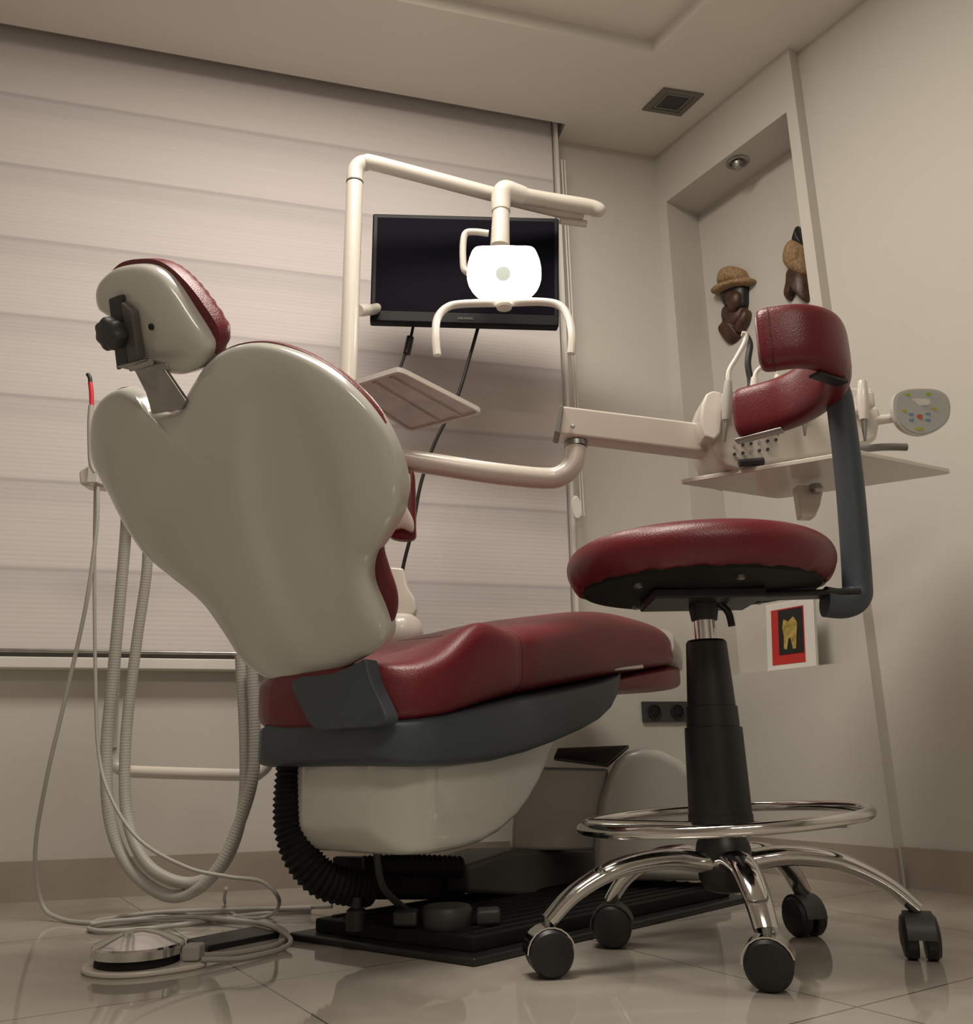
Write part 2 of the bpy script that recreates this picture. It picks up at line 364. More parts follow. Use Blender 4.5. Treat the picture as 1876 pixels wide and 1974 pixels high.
b.dome(o,-nb_,.034,back=.016,p=3.2,cen=cen,fn=fn); build(b,'shell','white',bk,angle=75)
cush=[(190,880),(187,835),(194,795),(212,765),(240,746),(275,758),(305,784),(335,793),(358,778),(382,735),(408,697),(450,667),(505,657),(565,668),(635,702),(700,755),(746,815),(773,880),(782,935),(775,985),(748,1035),(736,1060),(746,1100),(762,1150),(760,1190),(738,1235),(690,1262),(620,1288),(560,1296),(520,1290),(488,1262),(455,1215),(410,1150),(350,1100),(300,1058),(258,1005),(226,945),(204,910)]
o=cat([BP(x,y,.010) for x,y in cush],4,True)
b=B(); b.dome(o,nb_,.045,back=.004,p=2.6,cen=BP(490,960,.010)); build(b,'cushion','red',bk,angle=70)
hr=empty('headrest',BP(330,700),'articulated headrest with white shell and burgundy pad','',ch)
hs=[(280,508),(314,519),(342,548),(371,592),(403,643),(411,668),(399,700),(374,717),(345,720),(300,708),(264,690),(252,650),(238,620),(212,602),(199,590),(195,562),(206,537),(235,515)]
b=B(); b.dome(cat([BP(x,y,.0) for x,y in hs],5,True),-nb_,.030,back=.012,p=3.0,cen=BP(310,610)); build(b,'shell','white',hr,angle=75)
hp=[(240,508),(285,498),(325,506),(366,540),(405,590),(430,632),(430,660),(410,700),(380,712),(345,715),(300,700),(265,670),(240,620),(218,580),(212,545)]
def hfn(q,s_):
    d=q-BP(320,610,.018); a=math.atan2(d.dot(w),d.dot(v)); return q+nb_*.0012*math.sin(a*34)*(1 if .8<s_<.995 else 0)
b=B(); b.dome(cat([BP(x,y,.016) for x,y in hp],12,True),nb_,.045,back=.010,p=2.6,cen=BP(320,610,.018),fn=hfn); build(b,'pad','red',hr,angle=70)
b=B(); b.prism([BP(x,y,-.030) for x,y in ((218,575),(242,566),(258,700),(234,712))],-nb_*.010)
build(b,'bracket','dgrey',hr,bevel=.003)
b=B(); b.prism([BP(x,y,-.032) for x,y in ((246,580),(268,600),(282,700),(262,715))],-nb_*.014)
build(b,'bracket','mgrey',hr,bevel=.003)
b=B(); b.prism([BP(x,y,-.050) for x,y in ((225,706),(268,716),(330,712),(325,700),(285,690))],-nb_*.005)
build(b,'hinge_plate','steel',hr,bevel=.002)
b=B(); b.prism([BP(x,y,-.02) for x,y in ((266,712),(318,702),(366,772),(356,788),(300,797),(288,755))],-nb_*.008)
build(b,'mounting_plate','steel',hr,bevel=.002,label='worn steel mounting plate')
kc=BP(222,643,-.054); b=B(); ko=[]
for i in range(56):
    a=2*math.pi*i/56; rr=.025*(1+.07*math.cos(7*a)); ko.append((rr*math.cos(a),rr*math.sin(a)))
ax=-nb_
b.loft([[kc+(v*x+w*y)*s_+ax*h for x,y in ko] for s_,h in ((.5,-.02),(.9,-.004),(1,.002),(1,.014),(.88,.019),(.5,.021),(.05,.022))]); build(b,'knob','dgrey',hr,angle=50,label='scalloped dark grey adjustment knob')
b=B(); b.lathe(BP(293,630,-.030),-nb_,[(.005,-.004),(.005,.003),(0.002,.004)],16); build(b,'screw','black',hr)
b=B(); b.tube([BP(262,708,-.054),BP(290,698,-.064)],.005,sm=False); build(b,'bolt','steel',hr)
def interp(tab,s_):
    for i in range(len(tab)-1):
        if s_<=tab[i+1][0]:
            t=(s_-tab[i][0])/max(1e-9,(tab[i+1][0]-tab[i][0])); t=max(0,min(1,t)); 
            return tab[i][1]+(tab[i+1][1]-tab[i][1])*t
    return tab[-1][1]
def smooth_tab(tab,n=60):
    pts=cat([V((a,b_,0)) for a,b_ in tab],12); return [(p.x,p.y) for p in pts]
def section_loft(top,bot,hwt,s_list,p=4.0,seg=48,loff=0.0,fn=None):
    top=smooth_tab(top);bot=smooth_tab(bot);hwt=smooth_tab(hwt); rings=[]
    for s_ in s_list:
        zt,zb_,hw_=interp(top,s_),interp(bot,s_),interp(hwt,s_); zc=(zt+zb_)/2; hh=(zt-zb_)/2; r=[]
        for j in range(seg):
            a=2*math.pi*j/seg; ca,sa=math.cos(a),math.sin(a)
            lx=math.copysign(abs(ca)**(2/p),ca); lz=math.copysign(abs(sa)**(2/p),sa)
            q=CL(s_,hw_*lx+loff,zc+hh*lz)
            if fn: q=fn(q,s_,lx,lz)
            r.append(q)
        rings.append(r)
    return rings
se=empty('seat',CL(.3,0,.4),'burgundy upholstered seat on slate grey frame','',ch)
sl_=[-.045,-.043,-.037,-.025,-.01,.01]+[.03+.02*i for i in range(44)]+[.905,.92,.935,.95,.965,.98,.995,1.005,1.01]
def sfn(q,s_,lx,lz):
    if lz>0:
        # raised side wings around the hips, hollow in the centre line
        g=math.exp(-((s_-.155)/.075)**2)
        q=q+Z(lz*(g*(.072*min(1,abs(lx)**2)-.018)))
        c_=math.exp(-((s_-.285)/.03)**2); q=q-Z(lz*.004*c_)
    q=q+v*(1 if lx<0 else -1)*.006*math.exp(-((s_-.275)/.018)**2)*abs(lx)
    return q
stab=([(-.045,.44),(-.03,.450),(.01,.455),(.06,.470),(.11,.490),(.17,.508),(.25,.528),(.4,.560),(.62,.610),(.8,.617),(.92,.608),(.98,.58),(1.01,.55)],
   [(-.045,.37),(-.03,.352),(.05,.355),(.26,.40),(.6,.452),(.93,.50),(1.01,.515)],
   [(-.045,.10),(-.035,.13),(-.01,.17),(.02,.19),(.07,.203),(.2,.207),(.5,.205),(.8,.20),(.95,.195),(1.01,.172)])
b=B(); b.loft(section_loft(*stab,sl_,4.5,64,-.010,sfn))
build(b,'cushion','red',se,angle=60)
sr=section_loft(*stab,[.275],4.5,64,-.010,sfn)[0]; mid=sum(sr,V())/len(sr)
b=B(); b.tube([mid+(q-mid)*1.003 for q in sr[14:42]],.0010,seg=6,n=2); build(b,'seam','seam',se)
b=B(); b.loft(section_loft([(-.035,.36),(0,.362),(.26,.405),(.6,.455),(.72,.48)],[(-.035,.305),(-.01,.292),(.1,.288),(.25,.298),(.45,.335),(.6,.375),(.68,.42),(.72,.468)],
   [(-.035,.13),(-.015,.16),(.01,.18),(.07,.192),(.3,.196),(.6,.19),(.72,.17)],[-.035,-.03,-.02,-.01,.01,.03,.1,.2,.3,.4,.5,.58,.64,.68,.7,.72],9,48,-.012))
build(b,'frame','grey',se,angle=50)
b=B(); b.loft(section_loft([(.62,.455),(.95,.510),(1.08,.53)],[(.62,.43),(.95,.448),(1.08,.460)],[(.62,.15),(.9,.17),(1.08,.15)],[.62,.64,.7,.8,.9,.96,1.0,1.05,1.07,1.08],5,48,-.02)); build(b,'leg_rest','red',ch,angle=60)
b=B(); b.loft(section_loft([(.66,.49),(.84,.512),(.86,.50)],[(.66,.475),(.84,.492),(.86,.49)],[(.66,.2),(.8,.2),(.86,.17)],[.66,.7,.8,.84,.86],5)); build(b,'foot_panel','white',ch,angle=60)
b=B(); b.loft(section_loft([(.96,.608),(1.0,.585),(1.06,.56),(1.10,.53)],[(.96,.53),(1.0,.52),(1.06,.51),(1.10,.505)],[(.96,.19),(1.02,.185),(1.10,.15)],[.96,.98,1.0,1.04,1.07,1.09,1.10],4,48,-.02)); build(b,'foot_cover','dcup',ch,angle=60,label='translucent plastic foot cover')
def NP(x,y,l): return atp(x,y,CL(0,l,0),v)
def RP(x,y,s_): return atp(x,y,CL(s_,0,0),u)
ha=cat([RP(x,y,-.06) for x,y in ((562,1312),(640,1298),(690,1275),(704,1272),(714,1312),(738,1364),(744,1388),(728,1400),(680,1404),(620,1408),(600,1400),(582,1370)) ],3,True)
b=B(); b.prism(ha,u*.03); build(b,'hinge_arm','grey',ch,bevel=.006,seg=4)
b=B(); b.loft(section_loft([(.0,.30),(.1,.305),(.46,.34)],[(.0,.20),(.015,.170),(.04,.157),(.15,.157),(.23,.168),(.31,.20),(.39,.26),(.45,.33)],
  [(.0,.072),(.015,.108),(.04,.140),(.08,.152),(.3,.155),(.46,.145)],[.0,.004,.012,.02,.03,.04,.06,.08,.1,.15,.2,.25,.3,.34,.38,.41,.43,.45],10,64,-.022)); build(b,'base_cover','white',ch,angle=60)
b=B()
b.prism([NP(x,y,-.03) for x,y in ((900,1668),(985,1640),(1150,1636),(1150,1722),(1010,1728),(905,1722))],v*.12); build(b,'pedestal','mgrey',ch,bevel=.01)
b=B(); b.tube([CL(.06,-.06,.16),CL(.09,-.05,.10),CL(.17,-.04,.05)],.006); build(b,'lifting_rod','dgrey',ch)
b=B(); b.tube([CL(.02,.06,.165),CL(.11,.05,.155),CL(.2,.04,.16)],.003); build(b,'cable_loop','steel',ch)
b=B(); b.prism([NP(x,y,.02) for x,y in ((715,1655),(900,1655),(900,1735),(730,1735))],v*.10); build(b,'motor_block','rubber',ch,bevel=.01)
b=B(); b.lathe(CL(.08,.0,.034),(0,0,1),[(.016,0),(.016,.03),(.01,.034),(.01,.05)],20); build(b,'bolt_cap','black',ch)
pc=[atz(x,y,0.0) for x,y in ((915,1865),(555,1812),(1450,1738))]
A_,B__,D_=pc; Cc=B__+(D_-A_); 
b=B(); b.prism([A_,D_,Cc,B__],Z(.012)); build(b,'floor_plate','black',ch,bevel=.004)
b=B(); du=(D_-A_).normalized(); dv=(B__-A_).normalized(); L1=(D_-A_).length; L2=(B__-A_).length
b.prism([A_+du*.03+dv*.03+Z(.012),D_-du*.03+dv*.03+Z(.012),Cc-du*.03-dv*.03+Z(.012),B__+du*.03-dv*.03+Z(.012)],Z(.022))
for k in range(11):
    q=A_+dv*(.05+(L2-.1)*k/10)+Z(.034); b.box(q+du*(L1/2),du*(L1/2-.05),dv*.006,Z(.004))
build(b,'ribbed_tread','rubber',ch,bevel=.003,seg=2)
fc=atz(862,1772,.045)
b=B(); b.lathe(fc-Z(.012),(0,0,1),[(.040,0),(.042,.004),(.042,.028),(.038,.033),(.02,.035),(0,.035)],40); build(b,'foot_switch','dgrey',ch)
for sgn in(-1,1):
    b=B(); c0=fc+r0*.068*sgn+Z(.004); b.box(c0,V((.02,.004*sgn,0)),V((0,.02,0)),Z(.012)); build(b,'foot_lever','dgrey',ch,bevel=.006)
b=B(); b.corr([aty(x,y,Y) for x,y,Y in ((568,1470,1.58),(562,1540,1.57),(565,1600,1.56),(588,1660,1.55),(635,1700,1.56),(715,1712,1.60))],.029,.0095,.0024,20)
build(b,'corrugated_hose','rubber',ch,label='thick black corrugated hose')
b=B(); b.corr([aty(x,y,Y) for x,y,Y in ((700,1672,1.62),(780,1668,1.64),(890,1672,1.68))],.018,.0095,.0014,16)
build(b,'corrugated_hose','rubber',ch,label='thick black corrugated hose')
b=B(); o=cat([aty(x,y,1.62) for x,y in ((755,1010),(775,935),(778,910),(796,906),(800,940),(801,1010),(799,1035),(775,1040),(750,1032))],4,True); b.dome(o,V((0,-1,0)),.008,back=.02,p=2); build(b,'armrest','red',ch)
b=B(); o=cat([aty(x,y,1.605) for x,y in ((752,1020),(772,985),(776,940),(779,918),(790,914),(791,945),(785,975),(797,1003),(795,1025),(775,1018))],4,True); b.dome(o,V((0,-1,0)),.010,back=.006,p=2); build(b,'armrest_bracket','cream',ch)
# ------------------------------------------------------------------ junction box
jb=empty('junction_cabinet',V((.36,2.0,0)),'low white rounded utility cabinet with dark top beside the chair','cabinet')
def JP(x,y,Y=1.98): return aty(x,y,Y)
b=B(); b.prism([JP(x,y) for x,y in ((995,1478),(1175,1482),(1160,1560),(1150,1640),(985,1640))],V((.0,.10,0))); build(b,'side_panel','cab',jb,bevel=.008)
b=B(); o=[JP(x,y,1.95) for x,y in ((1143,1700),(1143,1640),(1147,1590),(1155,1540),(1168,1500),(1185,1468),(1207,1449),(1240,1441),(1275,1447),(1312,1466),(1345,1500),(1368,1545),(1380,1600),(1382,1700))]
b.prism(o,V((.04,.20,0))); build(b,'body','cab',jb,bevel=.02,seg=5)
b=B(); b.prism([aty(x,y,Y) for x,y,Y in ((1068,1466,1.95),(1172,1480,1.95),(1213,1443,2.08),(1075,1449,2.08))],Z(.008)); build(b,'top_cover','black',jb,bevel=.002)
# ------------------------------------------------------------------ operating light
Yp=1.9
ol=empty('dental_operating_light',aty(668,1300,Yp),'cream articulated dental operating light, switched on, with handles','dental light')
b=B(); b.tube([aty(655,1080,Yp),aty(672,700,Yp),aty(678,520,Yp),aty(684,355,Yp)],.021,n=4,seg=24); build(b,'pole','cream',ol)
b=B(); b.lathe(aty(684,352,Yp),(0,0,-1),[(.0218,-.0015),(.0218,.0015)],24); build(b,'joint_ring','ventm',ol)
b=B(); b.tube([aty(684,352,Yp),aty(685,332,Yp),aty(692,319,Yp),aty(706,314,Yp+.005),aty(735,318,Yp+.01),aty(940,372,2.0),aty(1060,402,2.06),aty(1120,417,2.10)],.021,seg=24,n=8,rf=lambda t:.021-.003*t); build(b,'upper_arm','cream',ol)
b=B(); b.tube([aty(1160,414,2.08),aty(1152,405,2.07),aty(1130,398,2.06),aty(1060,387,2.02),aty(1003,377,1.97)],.021,seg=24,rf=lambda t:.012+.009*min(1,t*5)); build(b,'spring_arm','cream',ol)
b=B(); b.tube([aty(1080,425,2.08),aty(1130,432,2.1)],.010,seg=16); build(b,'lower_link','cream',ol)
b=B(); b.tube([aty(1008,378,1.97),aty(990,372,1.955),aty(972,368,1.94),aty(966,385,1.94),aty(966,408,1.94)],.024,seg=24,rf=lambda t:.024+.002*math.sin(t*3.14)); build(b,'elbow','cream',ol)
b=B(); b.tube([aty(966,408,1.94),aty(964,475,1.94)],.0225,sm=False,seg=24,rf=lambda t:.0215+.003*t); build(b,'drop_tube','cream',ol)
Yl=1.90
hd=empty('lamp_head',aty(972,530,Yl),'rounded lamp head with brilliant glowing lens','',ol)
lo=[(918,476),(945,474),(972,473),(1000,474),(1026,476),(1037,492),(1043,515),(1043,540),(1034,562),(1016,578),(990,585),(955,585),(928,578),(910,562),(901,540),(901,515),(907,492)]
dirl=V((0,-.97,-.22)).normalized()
lc=aty(971,530,Yl)
b=B(); b.dome(cat([atp(x,y,lc,dirl) for x,y in lo],4,True),-dirl,.06,back=.001,p=2.2); build(b,'housing','cream',hd)
b=B(); b.dome([lc+(q-lc)*.965 for q in cat([atp(x,y,lc+dirl*.004,dirl) for x,y in lo],4,True)],dirl,.018,back=.001,p=2); build(b,'lens','lamp',hd)
b=B(); b.lathe(atp(970,528,lc+dirl*.022,dirl),dirl,[(.018,-.002),(.018,.002),(.014,.003),(0,.003)],28); build(b,'lens_centre','lampc',hd)
b=B(); b.tube([aty(x,y,Y) for x,y,Y in ((843,685,1.86),(840,650,1.86),(843,615,1.87),(860,594,1.88),(890,586,1.89),(972,584,1.90),(1045,582,1.89),(1080,590,1.88),(1097,615,1.87),(1103,650,1.86),(1101,682,1.86))],.0095,seg=16); build(b,'handle','cream',hd,label='curved cream U-shaped handle')
b=B(); b.tube([aty(x,y,1.93) for x,y in ((942,450),(915,447),(898,450),(893,470),(893,505),(897,522),(915,528))],.0085,seg=16); build(b,'side_handle','cream',hd)
b=B(); b.lathe(aty(972,590,1.89),(0,0,-1),[(.02,0),(.018,.006),(.008,.010),(0,.011)],20); build(b,'hub','cream',hd)
# ------------------------------------------------------------------ monitor
Ym=2.08
mn=empty('monitor',aty(896,620,Ym),'black flat screen monitor mounted on the light pole','monitor')
mo=[aty(x,y,Y) for x,y,Y in ((719,411,Ym),(1078,420,Ym+.05),(1078,629,Ym+.05),(713,619,Ym))]
mx_=(mo[1]-mo[0]).normalized(); mz_=(mo[0]-mo[3]).normalized(); mn_=mx_.cross(mz_).normalized()
if mn_.y<0: mn_=-mn_
b=B(); b.prism(mo,mn_*.03); build(b,'casing','casing',mn,bevel=.005)
def MQ(a,c_): return mo[3].lerp(mo[2],a).lerp(mo[0].lerp(mo[1],a),c_)
b=B(); b.prism([MQ(.025,.10)-mn_*.001,MQ(.975,.10)-mn_*.001,MQ(.975,.96)-mn_*.001,MQ(.025,.96)-mn_*.001],mn_*.001); build(b,'screen','screen',mn,flat=True)
b=B(); b.tube([aty(690,598,1.9),aty(705,598,1.95),aty(740,590,2.12),aty(860,540,2.16)],.014); build(b,'mount_arm','cream',mn,label='short cream mounting arm')
def text(s_,size,org,xd,zd,material,parent,name='logo',ext=.0004):
    cu=bpy.data.curves.new('t','FONT'); cu.body=s_; cu.size=size; cu.extrude=ext; cu.align_x='CENTER'
    to=bpy.data.objects.new('t',cu); COL.objects.link(to); dg=bpy.context.evaluated_depsgraph_get()
    me=bpy.data.meshes.new_from_object(to.evaluated_get(dg)); bpy.data.objects.remove(to)
    me.name=name; me.materials.clear(); me.materials.append(M[material])
    nd_=xd.cross(zd).normalized(); mm=Matrix((xd,zd,nd_)).transposed().to_4x4(); me.transform(mm)
    ob=bpy.data.objects.new(name,me); link(ob,parent,org); return ob
text('GRUNDIG',.009,MQ(.5,.035)-mn_*.002,mx_,mz_,'ventm',mn)
cb=empty('monitor_cable',aty(790,700,2.16),'black power cable with ferrite bead hanging from the monitor','cable')
b=B(); b.tube([aty(x,y,2.16) for x,y in ((798,622),(792,650),(784,675),(770,715),(745,800),(730,870))],.0042); build(b,'cord','black',cb)
b=B(); b.tube([aty(791,650,2.16),aty(784,682,2.16)],.0105,sm=False,seg=10); build(b,'ferrite_bead','black',cb)
cb=empty('monitor_cable',aty(850,800,2.17),'thin black video cable hanging behind the chair','cable')
b=B(); b.tube([aty(x,y,2.17) for x,y in ((922,630),(905,690),(880,770),(840,850),(812,930),(795,1020),(776,1100),(765,1200))],.0048); build(b,'cord','black',cb)
# ------------------------------------------------------------------ tray
zt_=1.0
ty=empty('instrument_tray',atz(800,775,zt_),'white square instrument tray held above the chair','tray')
tc=[atz(x,y,zt_) for x,y in ((664,748),(770,715),(932,797),(790,834))]
tcc=sum(tc,V())/4
def rnd(cs,f=.12,n=4):
    out=[];N_=len(cs)
    for i in range(N_):
        p=cs[i];a=cs[i-1];c_=cs[(i+1)%N_]; s0=p.lerp(a,f);s1=p.lerp(c_,f)
        for k in range(n+1):
            t=k/n; out.append(s0*(1-t)**2+p*2*t*(1-t)+s1*t*t)
    return out
oo=rnd(tc,.08)
b=B(); b.loft([oo,[q+Z(.010) for q in oo],[tcc+(q-tcc)*.95+Z(.010) for q in oo],[tcc+(q-tcc)*.94+Z(.0) for q in oo]],cap=False,closed=True); build(b,'rim','frame',ty,angle=30)
ii=[tcc+(q-tcc)*.945+Z(.004) for q in oo]
b=B(); b.prism(ii,Z(.004)); build(b,'underside','dcup',ty,flat=True)
for t_ in (.45,.75):
    b=B(); a=tc[0].lerp(tc[1],t_);c_=tc[3].lerp(tc[2],t_); m_=(a+c_)/2; b.box(m_+Z(.003),(c_-a)*.44,(tc[1]-tc[0]).normalized()*.002,Z(.003)); build(b,'rib','dcup',ty,flat=True)
b=B(); b.tube([tc[0].lerp(tc[1],.2)+Z(.0),aty(690,765,1.8),aty(670,785,1.87)],.010); build(b,'support_arm','cream',ty)
# ------------------------------------------------------------------ delivery unit
du_=empty('dental_delivery_unit',aty(1450,900,1.75),'cream instrument delivery unit on a swing arm with handpieces','dental unit')
b=B(); b.tube([aty(x,y,Y) for x,y,Y in ((700,865,1.64),(780,885,1.64),(850,897,1.65),(950,912,1.67),(1050,922,1.70),(1085,915,1.70),(1105,893,1.70),(1110,862,1.70))],.0215,seg=24); build(b,'swing_arm','cream',du_)
b=B(); b.lathe(aty(1110,858,1.70),(0,0,1),[(.024,-.004),(.024,.006),(.016,.008),(.014,.03)],24); build(b,'pivot','steel',du_)
b=B(); ao=[aty(x,y,Y) for x,y,Y in ((1084,781,1.66),(1362,816,1.74),(1385,846,1.75),(1380,874,1.75),(1350,870,1.74),(1080,836,1.66),(1070,828,1.66),(1078,790,1.66))]
b.prism(ao,V((.0,.055,0))); build(b,'parallel_arm','cream',du_,bevel=.006)
b=B(); b.prism([aty(x,y,1.655) for x,y in ((1078,781),(1087,781),(1080,836),(1069,832))],V((0,.062,0))); build(b,'end_cap','ventm',du_,bevel=.002)
b=B(); b.lathe(aty(1104,822,1.655),(0,-1,0),[(.005,0),(.005,.003),(0,.004)],16); build(b,'arm_screw','steel',du_)
bo=[(1362,822),(1372,802),(1420,792),(1520,786),(1640,780),(1694,782),(1700,800),(1692,846),(1640,866),(1560,882),(1480,896),(1425,908),(1402,900),(1382,884),(1366,850)]
b=B(); b.prism([aty(x,y,1.71) for x,y in bo],V((0,.15,0))); build(b,'body','cream',du_,bevel=.009,seg=4)
b=B(); b.prism([aty(x,y,1.72) for x,y in ((1386,758),(1440,751),(1600,744),(1684,748),(1690,792),(1384,806))],V((0,.10,0))); build(b,'deck','cream',du_,bevel=.007,seg=3)
b=B(); b.prism([aty(x,y,1.69) for x,y in ((1350,808),(1354,780),(1362,758),(1376,752),(1392,756),(1394,800),(1390,836),(1378,848),(1360,842))],V((0,.10,0))); build(b,'end_lobe','cream',du_,bevel=.005,seg=3)
for i in range(6):
    for j in range(2):
        if i<5 or j==0:
            b=B(); c0=aty(1416+i*16,860+j*16-i*2.4,1.7075); b.lathe(c0,(0,-1,0),[(.0034,0),(.0034,.002),(.0,.002)],12); build(b,'port','dgrey' if (i+j)%3 else 'steel',du_)
zt2=.85
tq=[atz(1308,933,zt2),atz(1655,876,zt2),atz(1838,913,zt2),atz(1500,962,zt2)]
b=B(); b.prism(rnd(tq,.05),Z(.010)); build(b,'tray','cream',du_,bevel=.003)
b=B(); b.prism([aty(x,y,1.76) for x,y in ((1536,935),(1590,935),(1582,975),(1572,997),(1545,997))],V((0,.03,0))); build(b,'tray_bracket','cream',du_,bevel=.003)
b=B(); b.lathe(aty(1573,945,1.74),(0,0,-1),[(.012,-.012),(.014,0),(.01,.006),(0,.006)],20); build(b,'knob','steel',du_)
b=B(); b.tube([aty(1425,893,1.70),aty(1472,889,1.70)],.008,sm=False); build(b,'dark_vent','dgrey',du_)
b=B(); b.tube([aty(1640,868,1.66),aty(1700,862,1.66),aty(1748,862,1.66)],.0075); build(b,'handle','ventm',du_)
pn=(V((.15,-1,-.1))).normalized()
pcx=atp(1773,796,aty(1773,796,1.70),pn)
po=[(1719,788),(1723,764),(1745,753),(1775,751),(1802,753),(1822,764),(1829,786),(1824,812),(1802,832),(1772,841),(1742,832),(1725,812)]
cp=empty('control_panel',pcx,'rounded grey membrane keypad with coloured buttons','',du_)
oo2=cat([atp(x,y,pcx,pn) for x,y in po],4,True)
b=B(); b.dome(oo2,-pn,.02,back=.006,p=3); build(b,'housing','phous',cp)
b=B(); b.prism([pcx+(q-pcx)*.92+pn*.0065 for q in oo2],pn*.001); build(b,'keypad','bglow',cp,flat=True)
def btn(x,y,rx,ry,mt,nm='button'):
    c0=atp(x,y,pcx+pn*.008,pn); xr=R*(rx/1700*1.75); yr=U*(ry/1700*1.75)
    b=B(); b.prism([c0+xr*math.copysign(abs(math.cos(a))**.6,math.cos(a))+yr*math.copysign(abs(math.sin(a))**.6,math.sin(a)) for a in [2*math.pi*i/24 for i in range(24)]],pn*.0006); build(b,nm,mt,cp,flat=True)
btn(1772,775,22,7,'frame','display')
for x,y,mt in ((1750,761,'grn'),(1790,760,'grn'),(1743,792,'yel'),(1801,788,'yel'),(1757,799,'blu'),(1789,798,'blu'),(1757,810,'blu'),(1789,810,'blu')): btn(x,y,5.5,2.8,mt)
btn(1773,804,6,5.5,'orb'); btn(1770,827,13,2.5,'yel')
b=B(); b.tube([aty(1680,812,1.72),aty(1722,806,1.715)],.010,sm=False); build(b,'neck','cream',cp)
def hpz(x0,y0,x1,y1,Y,r,mt='cream',tip='steel'):
    e=empty('handpiece',aty(x0,y0,Y),'slim instrument handpiece hanging in its holder','',du_)
    a=aty(x0,y0,Y); c_=aty(x1,y1,Y); d=(c_-a)
    b=B(); b.tube([a,a+d*.3,a+d*.65],r,seg=16,rf=lambda t:r*(.8+.3*math.sin(t*3))); build(b,'grip',mt,e)
    b=B(); b.tube([a+d*.65,a+d*.85,c_],r*.7,seg=12,rf=lambda t:r*.75*(1-.7*t)); build(b,'tip',tip,e)
hpz(1404,735,1397,852,1.655,.009,'hose')
for a in ((1455,728,1452,850,1.66,.009),(1500,724,1500,840,1.66,.009),(1550,720,1552,840,1.66,.009),(1662,735,1668,850,1.64,.010)): hpz(*a)
for x in (1404,1455,1500,1552,1664):
    b=B(); b.box(aty(x,778,1.685),V((.014,0,0)),V((0,.026,0)),Z(.017)); build(b,'holder','cream',du_,bevel=.005)
b=B(); b.tube([aty(x,y,1.68) for x,y in ((1404,742),(1406,715),(1420,690),(1435,662),(1438,646),(1430,643))],.0055); build(b,'hose_loop','cream',du_)
b=B(); b.tube([aty(x,y,1.68) for x,y in ((1453,742),(1458,718),(1474,706),(1492,712),(1500,732))],.0050); build(b,'hose_loop','cream',du_)
b=B(); b.tube([aty(x,y,1.74) for x,y in ((1437,645),(1446,665),(1442,700),(1447,735),(1445,760))],.007); build(b,'black_hose','black',du_)
# ------------------------------------------------------------------ spittoon
spn=empty('spittoon',aty(785,1200,2.05),'cream cuspidor with cup filler beside the chair','spittoon')
b=B(); b.prism([aty(x,y,2.05) for x,y in ((750,1092),(778,1095),(785,1130),(798,1150),(803,1172),(800,1185),(765,1185),(750,1160))],V((0,.04,0))); build(b,'cup_filler','cream',spn,bevel=.006)
b=B(); b.lathe(aty(772,1225,2.06),(0,0,1),[(.02,-.05),(.045,-.03),(.055,.0),(.050,.030),(.03,.048),(0,.05)],28); build(b,'bowl','cream',spn)
# ------------------------------------------------------------------ suction unit
su=empty('suction_unit',aty(240,1480,1.88),'assistant suction holder with grey hanging hoses','suction unit')
b=B(); b.prism([aty(x,y,1.80) for x,y in ((150,906),(175,895),(300,893),(310,935),(205,938),(152,934))],V((0,.05,0))); build(b,'holder','cream',su,bevel=.008)
b=B(); b.box(aty(182,918,1.795),V((.012,0,0)),V((0,.01,0)),Z(.018)); build(b,'holder_clip','white',su,bevel=.003)
b=B(); b.tube([aty(x,y,1.79) for x,y in ((184,912),(176,890),(174,820),(176,782))],.0062); build(b,'suction_grip','hose',su)
b=B(); b.tube([aty(x,y,1.79) for x,y in ((177,784),(176,755),(174,738))],.0050); build(b,'suction_sleeve','pink',su,label='bright red suction sleeve')
b=B(); b.tube([aty(x,y,1.79) for x,y in ((174,738),(173,728),(169,721))],.0045); build(b,'suction_tip','black',su)
b=B(); b.tube([aty(x,y,1.93) for x,y in ((215,1440),(219,1470),(235,1484),(270,1488),(470,1494),(500,1490),(520,1465),(525,1420))],.0125,seg=18); build(b,'rail','cream',su)
def hose(nm,pts,r,rib=True,mt='hose'):
    b=B(); P_=[aty(*p) for p in pts]
    if rib: b.corr(P_,r,.006,r*.018,14)
    else: b.tube(P_,r,seg=12)
    return build(b,nm,mt,su)
hose('suction_hose',((245,960,1.85),(240,1060,1.86),(218,1300,1.86),(205,1450,1.86),(212,1580,1.85),(248,1670,1.84),(310,1722,1.83),(365,1722,1.82),(420,1675,1.81),(460,1590,1.81),(487,1500,1.80),(491,1400,1.80),(485,1280,1.80)),.0118)
hose('suction_hose',((285,1000,1.86),(283,1100,1.87),(262,1250,1.87),(243,1420,1.86),(243,1560,1.85),(272,1650,1.83),(320,1692,1.82),(380,1700,1.82),(435,1660,1.82),(468,1560,1.82),(472,1430,1.82),(463,1260,1.82)),.0110)
hose('rigid_pipe',((243,1010,1.90),(235,1100,1.90),(222,1300,1.90),(217,1440,1.92)),.010,False,'cream')
def cord(name,pts,r,lab,mt='hose',par=None):
    P_=[aty(x,y,Y) if k=='y' else atz(x,y,Y) for x,y,k,Y in pts]
    b=B(); b.tube(P_,r,seg=10,n=10)
    return build(b,name,mt,par,label=lab,cat_='cable' if par is None else None)
